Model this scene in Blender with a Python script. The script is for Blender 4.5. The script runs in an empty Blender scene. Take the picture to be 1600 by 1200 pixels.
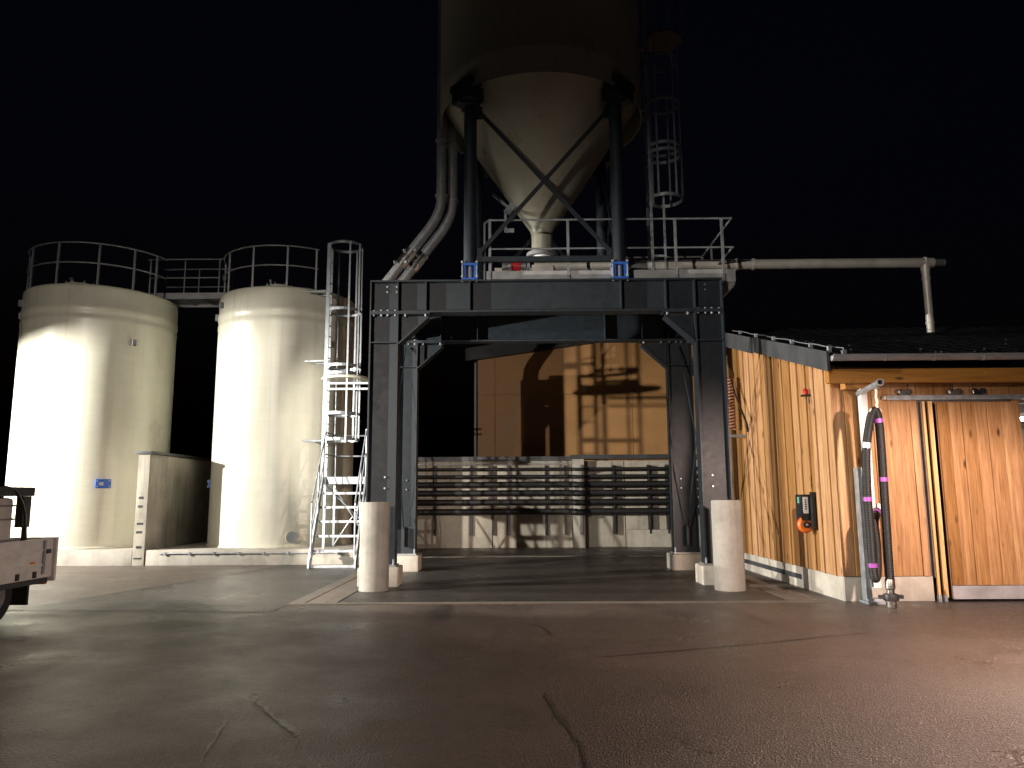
import bpy, bmesh, math, random
from mathutils import Vector, Matrix
random.seed(7)
S = bpy.context.scene
C = S.collection
PI = math.pi
rad = math.radians

# ------------------------------------------------------------------ camera, sky, exposure
cam = bpy.data.cameras.new('camera'); camo = bpy.data.objects.new('camera', cam); C.objects.link(camo)
cam.sensor_width = 36.0; cam.lens = 1180/1600*36.0; cam.clip_end = 2000; cam.clip_start = 0.05
camo.matrix_world = (Matrix.Translation((0, 0, 1.55)) @ Matrix.Rotation(rad(.48), 4, 'Z') @
                     Matrix.Rotation(PI/2+rad(8.5), 4, 'X') @ Matrix.Rotation(rad(-.35), 4, 'Z'))
S.camera = camo
W = bpy.data.worlds.new('World'); S.world = W; W.use_nodes = True
wn = W.node_tree.nodes; tint = wn.new('ShaderNodeMix'); tint.data_type = 'RGBA'; tint.blend_type = 'MULTIPLY'; tint.inputs['Factor'].default_value = 1.0; tint.inputs[7].default_value = (.8, .95, 1.7, 1); bgn = wn.get('Background') or wn.new('ShaderNodeBackground')
sky = wn.new('ShaderNodeTexSky'); sky.sky_type = 'NISHITA'; sky.sun_disc = False
sky.sun_elevation = rad(-3.0); sky.sun_rotation = rad(160)
W.node_tree.links.new(sky.outputs[0], tint.inputs[6]); W.node_tree.links.new(tint.outputs[2], bgn.inputs[0]); bgn.inputs[1].default_value = 0.022
S.view_settings.view_transform = 'Standard'; S.view_settings.look = 'None'
S.view_settings.exposure = 0.0; S.view_settings.gamma = 1.0
S.view_settings.use_curve_mapping = False

FLOOD_TANKS = dict(loc=(-16.8, 13.8, 4.3), aim=(-8.2, 18.4, 3.6), watt=13000, col=(1.0, .965, .88), size=100, blend=.3, visor=.155, r=.05)
FLOOD_YARD = dict(loc=(-11.4, 10.0, 3.6), aim=(0.0, 15.9, 3.2), watt=12500, col=(1.0, .93, .82), size=64, blend=.2, visor=.15, r=.07)
LAMP_RIGHT = dict(loc=(5.8, 6.5, 3.0), aim=(5.6, 7.05, 0), watt=3000, col=(1.0, .735, .61), size=177, blend=.28, r=.1)
LAMP_BACK = dict(loc=(-8.2, -6.5, 4.8), aim=(-1.5, 18, 4.8), watt=7600, col=(1.0, .89, .79), size=72, blend=.9, visor=.085, r=.05)

# ------------------------------------------------------------------ helpers
def setp(o, label=None, cat=None, group=None, kind=None):
    if label: o['label'] = label
    if cat: o['category'] = cat
    if group: o['group'] = group
    if kind: o['kind'] = kind
    return o
def thing(name, label, cat, loc=(0, 0, 0), group=None):
    o = bpy.data.objects.new(name, None); C.objects.link(o); o.location = loc
    o.empty_display_size = .2
    return setp(o, label, cat, group)
class MB:
    def __init__(s): s.v = []; s.f = []
    def box(s, x0, x1, y0, y1, z0, z1):
        b = len(s.v)
        s.v += [(x0,y0,z0),(x1,y0,z0),(x1,y1,z0),(x0,y1,z0),(x0,y0,z1),(x1,y0,z1),(x1,y1,z1),(x0,y1,z1)]
        s.f += [tuple(b+i for i in q) for q in ((0,3,2,1),(4,5,6,7),(0,1,5,4),(1,2,6,5),(2,3,7,6),(3,0,4,7))]
        return s
    def bar(s, p, q, w, h, up=(0, 0, 1)):
        p, q = Vector(p), Vector(q); d = (q-p).normalized(); u = Vector(up)
        if abs(d.dot(u)) > .98: u = Vector((0, 1, 0))
        a = d.cross(u).normalized(); c = a.cross(d).normalized(); b = len(s.v)
        for e in (p, q):
            for i, j in ((-1,-1),(1,-1),(1,1),(-1,1)): s.v.append(tuple(e+a*(w/2*i)+c*(h/2*j)))
        s.f += [tuple(b+i for i in k) for k in ((0,3,2,1),(4,5,6,7),(0,1,5,4),(1,2,6,5),(2,3,7,6),(3,0,4,7))]
        return s
    def tube(s, pts, r, n=10, closed=False, cap=True):
        P = [Vector(p) for p in pts]; m = len(P); b = len(s.v)
        R = r if isinstance(r, (list, tuple)) else [r]*m
        prev = None
        for i in range(m):
            if closed: d = P[(i+1) % m]-P[i-1]
            elif i == 0: d = P[1]-P[0]
            elif i == m-1: d = P[-1]-P[-2]
            else: d = (P[i+1]-P[i]).normalized()+(P[i]-P[i-1]).normalized()
            d.normalize()
            if prev is None:
                u = Vector((0,0,1)) if abs(d.z) < .9 else Vector((1,0,0))
                a = d.cross(u).normalized()
            else:
                a = (prev-d*prev.dot(d)).normalized()
            prev = a; c = d.cross(a)
            for k in range(n):
                t = 2*PI*k/n; s.v.append(tuple(P[i]+(a*math.cos(t)+c*math.sin(t))*R[i]))
        for i in range(m if closed else m-1):
            j = (i+1) % m
            for k in range(n):
                l = (k+1) % n; s.f.append((b+i*n+k, b+i*n+l, b+j*n+l, b+j*n+k))
        if cap and not closed:
            s.f.append(tuple(b+k for k in range(n))[::-1]); s.f.append(tuple(b+(m-1)*n+k for k in range(n)))
        return s
    def lathe(s, prof, c=(0,0,0), n=64, axis='Z', cap0=False, cap1=False):
        b = len(s.v); m = len(prof)
        for r, z in prof:
            for k in range(n):
                t = 2*PI*k/n; x, y = r*math.cos(t), r*math.sin(t)
                if axis == 'Z': p = (c[0]+x, c[1]+y, c[2]+z)
                elif axis == 'X': p = (c[0]+z, c[1]+x, c[2]+y)
                else: p = (c[0]+y, c[1]+z, c[2]+x)
                s.v.append(p)
        for i in range(m-1):
            for k in range(n):
                l = (k+1) % n; s.f.append((b+i*n+k, b+i*n+l, b+(i+1)*n+l, b+(i+1)*n+k))
        if cap0: s.f.append(tuple(b+k for k in range(n))[::-1])
        if cap1: s.f.append(tuple(b+(m-1)*n+k for k in range(n)))
        return s
    def prism(s, poly, axis, lo, hi):
        n = len(poly); b = len(s.v)
        for t in (lo, hi):
            for u, v in poly:
                s.v.append({'X': (t,u,v), 'Y': (u,t,v), 'Z': (u,v,t)}[axis])
        s.f.append(tuple(b+i for i in range(n))); s.f.append(tuple(b+n+i for i in range(n))[::-1])
        for i in range(n):
            j = (i+1) % n; s.f.append((b+i, b+n+i, b+n+j, b+j))
        return s
    def build(s, name, mat, parent=None, bevel=0, smooth=True, loc=None, kind=None):
        me = bpy.data.meshes.new(name); me.from_pydata(s.v, [], s.f); me.validate()
        bm = bmesh.new(); bm.from_mesh(me)
        bmesh.ops.recalc_face_normals(bm, faces=bm.faces)
        if bevel:
            es = [e for e in bm.edges if len(e.link_faces) == 2 and e.calc_face_angle(0) > rad(40)]
            bmesh.ops.bevel(bm, geom=es, offset=bevel, segments=2, affect='EDGES', profile=.6)
        bm.to_mesh(me); bm.free()
        if smooth:
            for p in me.polygons: p.use_smooth = True
            try: me.set_sharp_from_angle(angle=rad(32))
            except Exception: pass
        me.materials.append(M[mat])
        o = bpy.data.objects.new(name, me); C.objects.link(o)
        if parent is not None:
            o.parent = parent
            w = Vector((0,0,0)); p = parent
            while p is not None: w += p.location; p = p.parent
            o.location = -w if loc is None else Vector(loc)-w
        elif loc is not None: o.location = loc
        if kind: o['kind'] = kind
        return o
def inst(src, loc, parent, rz=0):
    o = bpy.data.objects.new(src.name.split('.')[0], src.data); C.objects.link(o)
    w = Vector((0,0,0)); p = parent
    while p is not None: w += p.location; p = p.parent
    o.parent = parent; o.location = Vector(loc)-w; o.rotation_euler.z = rz
    return o
def arc(cx, cy, z, r, a0, a1, n):
    return [(cx+r*math.cos(rad(a0+(a1-a0)*i/n)), cy+r*math.sin(rad(a0+(a1-a0)*i/n)), z) for i in range(n+1)]
def smoothpts(P, k=8):
    P = [Vector(p) for p in P]; out = []
    for i in range(len(P)-1):
        p0 = P[max(i-1, 0)]; p1 = P[i]; p2 = P[i+1]; p3 = P[min(i+2, len(P)-1)]
        for j in range(k):
            t = j/k
            out.append(.5*((2*p1)+(-p0+p2)*t+(2*p0-5*p1+4*p2-p3)*t*t+(-p0+3*p1-3*p2+p3)*t**3))
    out.append(P[-1]); return out

# ------------------------------------------------------------------ materials
M = {}
class NT:
    def __init__(s, name):
        m = bpy.data.materials.new(name); m.use_nodes = True; M[name] = m
        s.t = m.node_tree; s.n = s.t.nodes; s.bs = s.n.get('Principled BSDF')
    def node(s, typ, **kw):
        nd = s.n.new(typ)
        for k, v in kw.items():
            if k in nd.inputs: nd.inputs[k].default_value = v
            else: setattr(nd, k, v)
        return nd
    def link(s, a, b): s.t.links.new(a, b)
    def coords(s, scale=(1,1,1), rnd=False, kind='Object'):
        tc = s.node('ShaderNodeTexCoord'); mp = s.node('ShaderNodeMapping')
        mp.inputs['Scale'].default_value = scale
        s.link(tc.outputs[kind], mp.inputs['Vector'])
        if rnd:
            oi = s.node('ShaderNodeObjectInfo'); mul = s.node('ShaderNodeVectorMath', operation='SCALE')
            cb = s.node('ShaderNodeCombineXYZ')
            for i in range(3): s.link(oi.outputs['Random'], cb.inputs[i])
            s.link(cb.outputs[0], mul.inputs[0]); mul.inputs['Scale'].default_value = 37.
            s.link(mul.outputs[0], mp.inputs['Location'])
        return mp.outputs[0]
    def noise(s, vec, scale, detail=4, rough=.55, dist=0):
        nd = s.node('ShaderNodeTexNoise'); nd.inputs['Scale'].default_value = scale
        nd.inputs['Detail'].default_value = detail; nd.inputs['Roughness'].default_value = rough
        nd.inputs['Distortion'].default_value = dist; s.link(vec, nd.inputs['Vector']); return nd.outputs['Fac']
    def ramp(s, fac, stops):
        r = s.node('ShaderNodeValToRGB'); cr = r.color_ramp
        while len(cr.elements) < len(stops): cr.elements.new(.5)
        for e, (p, c) in zip(cr.elements, stops):
            e.position = p; e.color = (*c, 1) if len(c) == 3 else c
        s.link(fac, r.inputs[0]); return r.outputs[0]
    def val(s, fac, a, b, lo=0, hi=1):
        r = s.node('ShaderNodeMapRange'); r.inputs[1].default_value = lo; r.inputs[2].default_value = hi
        r.inputs[3].default_value = a; r.inputs[4].default_value = b; s.link(fac, r.inputs[0]); return r.outputs[0]
    def mix(s, fac, a, b, mode='MIX'):
        m = s.node('ShaderNodeMix', data_type='RGBA', blend_type=mode)
        for sock, v in ((m.inputs['Factor'], fac), (m.inputs[6], a), (m.inputs[7], b)):
            if isinstance(v, (int, float)): sock.default_value = v
            elif isinstance(v, tuple): sock.default_value = (*v, 1)
            else: s.link(v, sock)
        return m.outputs[2]
    def bump(s, h, strength, dist, prev=None):
        b = s.node('ShaderNodeBump'); b.inputs['Strength'].default_value = strength
        b.inputs['Distance'].default_value = dist; s.link(h, b.inputs['Height'])
        if prev is not None: s.link(prev, b.inputs['Normal'])
        return b.outputs[0]
    def out(s, col=None, rough=None, metal=None, normal=None, spec=None):
        for k, v in (('Base Color', col), ('Roughness', rough), ('Metallic', metal), ('Normal', normal), ('Specular IOR Level', spec)):
            if v is None: continue
            if isinstance(v, (int, float)): s.bs.inputs[k].default_value = v
            elif isinstance(v, tuple): s.bs.inputs[k].default_value = (*v, 1)
            else: s.link(v, s.bs.inputs[k])
def plain(name, col, rough=.5, metal=0, var=.25, scale=6, bump=.0, rv=.12):
    t = NT(name); v = t.coords(rnd=True); f = t.noise(v, scale, 6, .6)
    dark = tuple(c*(1-var) for c in col); lite = tuple(min(1, c*(1+var*.6)) for c in col)
    c = t.ramp(f, [(.3, dark), (.7, lite)])
    r = t.val(f, max(.05, rough-rv), min(1, rough+rv), .3, .7)
    n = t.bump(t.noise(v, scale*14, 3), bump, .004) if bump else None
    t.out(c, r, metal, n)
plain('anthracite', (.011, .0175, .025), .52, 0, .3, 9, 0, .04)
plain('galv', (.36, .39, .42), .45, .6, .22, 9)
plain('galv_dull', (.30, .31, .32), .5, .55, .25, 9)
plain('stainless', (.62, .60, .56), .26, 1.0, .12, 5)
plain('aluminium', (.46, .47, .47), .45, .4, .15, 4)
plain('blue', (.02, .10, .42), .4, 0, .2, 8)
plain('red', (.42, .012, .02), .4, 0, .15, 8)
plain('orange', (.72, .17, .02), .4, 0, .12, 8)
plain('black_plastic', (.012, .012, .014), .4, 0, .25, 8)
plain('white_plastic', (.72, .73, .74), .4, 0, .06, 8)
plain('green_plastic', (.10, .32, .26), .4, 0, .1, 8)
plain('roof', (.022, .023, .027), .5, .2, .3, 2)
plain('fascia', (.055, .058, .064), .5, .2, .18, 2)
plain('gutter', (.36, .36, .38), .45, .3, .2, 4)
plain('tyre', (.015, .015, .015), .8, 0, .3, 12)
plain('truck_white', (.62, .61, .59), .45, 0, .18, 5)
plain('dark_paint', (.02, .02, .022), .5, 0, .25, 5)
plain('rope', (.66, .58, .48), .8, 0, .2, 30)
plain('purple', (.26, .06, .32), .5, 0, .1, 20)
plain('coil_red', (.5, .24, .16), .5, 0, .1, 20)
plain('conveyor', (.74, .71, .64), .42, .3, .2, 3)
plain('pipe_black', (.010, .010, .011), .6, 0, .3, 5)
plain('ibc', (.60, .58, .56), .5, 0, .12, 4)
plain('shelf', (.16, .13, .11), .6, 0, .3, 4)
def grp(name='grp', k=1.0):
    t = NT(name); v = t.coords((1, 1, .5)); f = t.noise(v, 1.3, 5, .6); v2 = t.coords((1, 1, 9)); g = t.noise(v2, 1.2, 4, .6)
    c = t.mix(t.val(g, 0, .45, .35, .7), t.ramp(f, [(.3, (.56, .545, .445)), (.7, (.66, .645, .54))]), (.55, .53, .43))
    st = t.noise(t.coords((7, 7, .22)), 1.0, 4, .6)
    c = t.mix(t.val(st, 0, .35, .56, .75), c, (.36, .33, .25))
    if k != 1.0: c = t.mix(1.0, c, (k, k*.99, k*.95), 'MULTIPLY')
    n = t.bump(g, .25, .012); n = t.bump(t.noise(t.coords(), 40, 2), .06, .003, n)
    t.out(c, t.val(f, .26, .42, .3, .7), 0, n)
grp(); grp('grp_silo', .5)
def concrete(name, col, stain=.5, sc=1):
    t = NT(name); v = t.coords(rnd=True); a = t.noise(v, 1.6*sc, 8, .62); b = t.noise(v, 14*sc, 6, .6)
    d = tuple(x*.62 for x in col)
    c = t.ramp(a, [(.28, d), (.55, col), (.8, tuple(min(1, x*1.12) for x in col))])
    c = t.mix(t.val(b, 0, .5, .5, .8), c, tuple(x*.7 for x in col))
    s = t.noise(t.coords((5, 5, .35), True), 1.0, 5, .65)
    c = t.mix(t.val(s, 0, stain, .52, .74), c, (.085, .075, .06))
    vo = t.node('ShaderNodeTexVoronoi'); vo.inputs['Scale'].default_value = 16; t.link(v, vo.inputs['Vector'])
    pit = t.val(vo.outputs['Distance'], 0, 1, .04, .1)
    c = t.mix(pit, tuple(x*.35 for x in col), c)
    n = t.bump(b, .35, .006); n = t.bump(pit, .6, .006, n)
    t.out(c, .82, 0, n, .3)
concrete('concrete', (.25, .24, .215), .5)
concrete('concrete_pale', (.44, .41, .36), .3)
concrete('concrete_wall', (.40, .37, .31), .6, .7)
concrete('concrete_kerb', (.105, .09, .075), .5)
def asphalt(name, base, dust, amt, tyre=True):
    t = NT(name); v = t.coords(); big = t.noise(v, .16, 6, .62, .4); mid = t.noise(v, .75, 7, .65)
    fine = t.noise(v, 90, 3, .7); ag = t.node('ShaderNodeTexVoronoi'); ag.inputs['Scale'].default_value = 75; t.link(v, ag.inputs['Vector'])
    mx = t.node('ShaderNodeMath', operation='MULTIPLY'); t.link(big, mx.inputs[0]); t.link(mid, mx.inputs[1])
    c = t.mix(t.val(mx.outputs[0], 0, amt, .16, .36), base, dust)
    c = t.mix(t.val(ag.outputs['Color'], 0, .55, .35, .95), c, tuple(x*2.0 for x in dust))
    # pale streaks of wear and painted-in wet sheen, dark oil trails across the yard
    st = t.noise(t.coords((.12, 1.1, 1)), 1.0, 6, .7, .6)
    c = t.mix(t.val(st, 0, .55, .60, .78), c, tuple(x*1.5 for x in dust))
    oil = t.noise(t.coords((.5, .22, 1)), 1.3, 4, .5, 1.2)
    c = t.mix(t.val(oil, 0, .65, .62, .72), c, tuple(x*.45 for x in base))
    h = t.node('ShaderNodeMath', operation='ADD'); t.link(ag.outputs['Distance'], h.inputs[0]); t.link(fine, h.inputs[1])
    n = t.bump(mid, .08, .02); n = t.bump(h.outputs[0], .9, .010, n)
    t.out(c, t.val(mid, .26, .50, .35, .65), 0, n, .5)
asphalt('asphalt', (.036, .029, .026), (.072, .055, .046), .85)
asphalt('asphalt_new', (.024, .0225, .0215), (.050, .043, .038), .6)
asphalt('asphalt_bay', (.015, .0145, .0145), (.034, .029, .026), .7)
asphalt('asphalt_dusty', (.065, .050, .042), (.125, .098, .080), .95)
def wood(name, lo, mid_, hi, axis='Z', rough=.62):
    t = NT(name)
    sc = {'Z': (9, 9, .55), 'X': (.55, 9, 9)}[axis]
    v = t.coords(sc, True); f = t.noise(v, 2.4, 8, .68, .45)
    oi = t.node('ShaderNodeObjectInfo')
    c = t.ramp(f, [(.22, lo), (.48, mid_), (.75, hi)])
    v3 = t.coords({'Z': (26, 26, .7), 'X': (.7, 26, 26)}[axis], True); g = t.noise(v3, 3.0, 4, .7)
    c = t.mix(t.val(g, 0, .45, .52, .72), c, tuple(x*.6 for x in lo))
    vk = t.coords({'Z': (4.2, 4.2, 1.5), 'X': (1.5, 4.2, 4.2)}[axis], True)
    vo = t.node('ShaderNodeTexVoronoi'); vo.inputs['Scale'].default_value = 1.0; t.link(vk, vo.inputs['Vector'])
    k = t.val(vo.outputs['Distance'], 1, 0, .05, .14)
    c = t.mix(k, c, tuple(x*.38 for x in lo))
    hs = t.node('ShaderNodeHueSaturation'); t.link(c, hs.inputs['Color'])
    t.link(t.val(oi.outputs['Random'], .68, 1.2), hs.inputs['Value'])
    t.link(t.val(oi.outputs['Random'], 1.1, .9), hs.inputs['Saturation'])
    n = t.bump(f, .35, .006); n = t.bump(g, .3, .003, n)
    t.out(hs.outputs[0], rough, 0, n, .35)
wood('larch', (.16, .068, .025), (.37, .19, .076), (.53, .315, .14))
wood('larch_beam', (.30, .125, .035), (.44, .20, .06), (.52, .26, .085), 'X')
wood('batten', (.48, .27, .10), (.62, .38, .15), (.68, .45, .20))
plain('hall_panel', (.47, .245, .09), .55, 0, .18, .9)
def hosemat():
    t = NT('hose'); w = t.node('ShaderNodeTexWave'); w.bands_direction = 'Z'; w.inputs['Scale'].default_value = 14
    t.link(t.coords(), w.inputs['Vector'])
    t.out((.013, .013, .014), .5, 0, t.bump(w.outputs['Fac'], .7, .006), .4)
hosemat()
def emis(name, col, k):
    t = NT(name); t.bs.inputs['Base Color'].default_value = (*col, 1)
    t.bs.inputs['Emission Color'].default_value = (*col, 1); t.bs.inputs['Emission Strength'].default_value = k
emis('lens', (1, .95, .85), 12.)
emis('tube_light', (1, .93, .85), 30.)

# ------------------------------------------------------------------ lamps that light the place (standing just outside the picture)
def floodlight(d, label, arm_to=None):
    x, y, z = d['loc']; root = thing('floodlight', label, 'floodlight', (x, y, 0), 'site lamps')
    aim = (Vector(d['aim'])-Vector(d['loc'])).normalized()
    MB().tube([(x, y, 0), (x, y, z+.25)], [.08, .06], 12).build('pole', 'galv', root)
    MB().box(x-.2, x+.2, y-.2, y+.2, 0, .03).build('base_plate', 'galv', root)
    p = Vector((x, y, z))+aim*.16
    MB().bar(p-aim*.06, p+aim*.06, .42, .32).build('housing', 'dark_paint', root)
    MB().bar(p+aim*.061, p+aim*.066, .38, .28).build('lens', 'lens', root)
    if d.get('visor'):
        up = aim.cross(Vector((0, 0, 1))).normalized().cross(aim); c = p+aim*.2+up*d['visor']
        MB().bar(c-aim*.14, c+aim*.6, 1.1, .01).build('visor', 'dark_paint', root)  # added plate that cuts off the beam above the aim line
    L = bpy.data.lights.new('lamp', 'SPOT'); L.energy = d['watt']; L.color = d['col']
    L.spot_size = rad(d['size']); L.spot_blend = d['blend']; L.shadow_soft_size = d['r']
    lo = bpy.data.objects.new('lamp', L); C.objects.link(lo); lo.parent = root
    lo.location = p+aim*.2-Vector((x, y, 0)); lo.rotation_euler = aim.to_track_quat('-Z', 'Y').to_euler()
floodlight(FLOOD_TANKS, 'tall floodlight pole out beside the tank yard, aimed at the two tanks')
floodlight(FLOOD_YARD, 'floodlight pole behind the parked truck, aimed through the gantry')
floodlight(LAMP_RIGHT, 'warm yard lamp pole in front of the shed door')
floodlight(LAMP_BACK, 'dim yard lamp pole out in the open yard facing the gantry')

# ------------------------------------------------------------------ ground
def sheet(name, x0, x1, y0, y1, z, mat, poly=None):
    m = MB(); P = poly or [(x0,y0),(x1,y0),(x1,y1),(x0,y1)]
    m.v = [(a, b, z) for a, b in P]; m.f = [tuple(range(len(P)))]
    return setp(m.build(name, mat, smooth=False), kind='structure')
sheet('ground', -260, 260, -200, 420, 0, 'asphalt')
sheet('asphalt_apron', 0, 0, 0, 0, .004, 'asphalt_dusty', [(-30, 11.2), (-7.2, 11.0), (-5.5, 18.1), (-30, 18.1)])
sheet('asphalt_patch', 0, 0, 0, 0, .004, 'asphalt_new', [(-7.18, 11.0), (-3.42, 10.7), (-3.42, 18.1), (-5.48, 18.1)])
sheet('weighing_bay', -2.72, 4.0, 11.57, 23.7, .004, 'asphalt_bay')
def strip(name, x0, x1, y0, y1, mat='concrete_kerb', h=.012):
    return setp(MB().box(x0, x1, y0, y1, -.05, h).build(name, mat), kind='structure')
strip('kerb_front', -3.42, 4.62, 11.40, 11.565)
strip('kerb_left', -3.42, -3.20, 11.567, 23.0)
strip('kerb_inner_left', -2.93, -2.725, 11.567, 23.0)
sheet('drain_channel', -3.2, -2.93, 11.567, 23.0, .006, 'asphalt_dusty')
strip('kerb_right', 4.003, 4.20, 11.567, 18.0)
strip('kerb_outer_right', 4.42, 4.66, 11.567, 18.0)
sheet('drain_channel_right', 4.2, 4.42, 11.567, 18.0, .006, 'asphalt_dusty')
strip('kerb_rear', -2.72, 4.0, 20.05, 20.4, 'concrete_kerb', .02)

asphalt('tar', (.020, .017, .016), (.034, .028, .025), .6)
asphalt('smear', (.085, .078, .070), (.13, .12, .105), .9)
def ribbon(name, pts, w, mat, z=.005):
    P = smoothpts([(x, y, z) for x, y in pts], 10); m = MB(); n = len(P)
    for i, p in enumerate(P):
        d = (P[min(i+1, n-1)]-P[max(i-1, 0)]).normalized(); q = Vector((-d.y, d.x, 0))
        ww = w*(.25+random.random()*.75)*min(1, .15+3*min(i, n-1-i)/n); j = Vector((random.uniform(-1, 1), random.uniform(-1, 1), 0))*w*.35
        m.v += [tuple(p+q*ww/2+j), tuple(p-q*ww/2+j)]
    m.f = [(2*i, 2*i+1, 2*i+3, 2*i+2) for i in range(n-1)]
    return setp(m.build(name, mat, smooth=False), kind='structure')
ribbon('tar_seam', [(.19, 6.3), (.21, 6.19), (.27, 5.67), (.37, 5.1), (.38, 4.64), (.34, 4.2)], .05, 'tar')
ribbon('tar_seam', [(.05, 9.7), (.21, 9.5), (.33, 9.1), (.35, 8.77)], .03, 'tar')
ribbon('tyre_mark', [(.6, 7.62), (1.19, 7.82), (2.6, 8.35), (3.4, 8.72), (4.1, 8.96)], .05, 'tar', .0045)
ribbon('pale_smear', [(-2.12, 6.3), (-2.06, 6.15), (-1.76, 5.69), (-1.5, 5.3), (-1.41, 5.06)], .06, 'smear')  # lighter irregular ribbons on the asphalt
ribbon('pale_smear', [(-2.1, 5.7), (-2.04, 5.4), (-1.9, 4.71)], .035, 'smear')
for k in range(5): ribbon('pale_smear', [(-4.9+k*.27, 8.75+k*.06), (-4.75+k*.27, 8.95+k*.06), (-4.68+k*.27, 9.05+k*.06)], .035, 'smear')
ribbon('pale_smear', [(-5.6, 7.3), (-5.0, 7.62), (-4.3, 7.9), (-3.9, 8.0)], .05, 'smear')

# ------------------------------------------------------------------ brine tanks
def plinth(x0, x1, y0, y1, z, label):
    r = MB().box(x0, x1, y0, y1, -.02, z).build('tank_plinth', 'concrete_pale', bevel=.02)
    setp(r, label, 'plinth'); return r
plinth(-15.2, -9.14, 18.12, 23.0, .36, 'low concrete plinth under the tank nearer the truck')
pl2 = plinth(-8.82, -3.62, 18.12, 23.0, .36, 'low concrete plinth with a clipped conduit, under the tank by the stairs')
cd = setp(thing('conduit', 'thin grey conduit clipped along the front of the tank plinth', 'conduit', (-6.6, 18.1, .28)))
MB().tube([(-8.5, 18.095, .275), (-4.2, 18.095, .275)], .012, 8).build('tube', 'galv', cd)
for i in range(8):
    x = -8.35+i*.58
    MB().box(x-.025, x+.025, 18.075, 18.119, .245, .305).build('clip', 'galv', cd)
TZ = 6.9
def tank(cx, cy, r, man, label, post_angles, a0, a1, signs, group='brine tanks'):
    t = thing('storage_tank', label, 'tank', (cx, cy, .362), group)
    prof = [(r+.02, .362), (r+.02, .40), (r, .42), (r, 1.2), (r, 2.6), (r, 4.2), (r, 5.95), (r+.012, 5.98), (r+.012, 6.08), (r, 6.11), (r, 6.2), (r+.018, 6.23), (r+.018, 6.36), (r, 6.39),
            (r, TZ-.16), (r-.012, TZ-.04), (r-.05, TZ), (r*.5, TZ+.07), (.05, TZ+.1)]
    MB().lathe(prof, (cx, cy, 0), 96, cap1=True).build('shell', 'grp', t)
    mh = MB().lathe([(.30, 0), (.30, .30), (.38, .31), (.38, .36), (.05, .39)], (man[0], man[1], TZ+.02), 32, cap1=True).build('manhole', 'grp', t)
    b = MB()
    for k in range(8): b.lathe([(.02, 0), (.02, .06)], (man[0]+.35*math.cos(k*PI/4), man[1]+.35*math.sin(k*PI/4), TZ+.38), 8, cap1=True)
    b.lathe([(.03, 0), (.03, .14), (.05, .15), (.05, .19)], (man[0]-.2, man[1]-.1, TZ+.38), 10, cap1=True)
    b.build('bolts', 'galv', mh, kind='stuff')
    rr = r-.06
    for z in (TZ+1.08, TZ+.56):
        MB().tube(arc(cx, cy, z, rr, a0, a1, 40), .021, 8).build('handrail', 'galv_dull', t)
    for a in post_angles:
        x, y = cx+rr*math.cos(rad(a)), cy+rr*math.sin(rad(a))
        MB().bar((x, y, TZ-.3), (x, y, TZ+1.08), .045, .045).build('rail_post', 'galv_dull', t)
    for a, z, w in signs:
        n = Vector((math.cos(rad(a)), math.sin(rad(a)), 0)); p = Vector((cx, cy, z))+n*(r+.02)
        sg = MB().bar(p-n*.05, p+n*.03, .34, .22).build('junction_box', 'blue', t, bevel=.01)
        m = MB(); tg = Vector((-n.y, n.x, 0))
        for s in (-1, 1):
            for q in (-1, 1):
                c = p+tg*(.13*s)+Vector((0, 0, .07*q)); m.bar(c+n*.03, c+n*.045, .03, .03)
        m.bar(p+n*.03-tg*.05, p+n*.034-tg*.05, .10, .08)
        m.build('screws', 'galv', sg, kind='stuff')
    for a, z in ((-160, 6.35), (-38, 5.5), (-140, 6.55)):
        n = Vector((math.cos(rad(a)), math.sin(rad(a)), 0)); p = Vector((cx, cy, z))+n*r
        MB().bar(p-n*.03, p+n*.09, .10, .16).build('lifting_lug', 'galv_dull', t)
    return t
t1 = tank(-11.33, 20.02, 1.87, (-11.85, 19.75), 'squat pale tank beside the parked truck, hatch and railing on top',
     (-158, -128, -97, -66, -40, -20), -175, -8, [(-52, 1.93, 0)])
t2 = tank(-6.32, 20.36, 1.82, (-6.56, 20.1), 'pale tank with the caged ladder and stairs at its side',
     (-172, -135, -105, -76, -52), -186, -50, [(-161, 1.93, 0)])
for i, a in enumerate((-72, -66, -60)):
    n = Vector((math.cos(rad(a)), math.sin(rad(a)), 0)); p = Vector((-6.32, 20.36, .62))+n*1.82
    if i == 1:
        fl = MB().tube([p-n*.05, p+n*.22], .07, 16).build('outlet_pipe', 'grp', t2)
        MB().tube([p+n*.16, p+n*.20], .14, 20).build('flange', 'grp', fl); MB().tube([p+n*.221, p+n*.25], .14, 20).build('blind_flange', 'galv_dull', fl)
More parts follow.
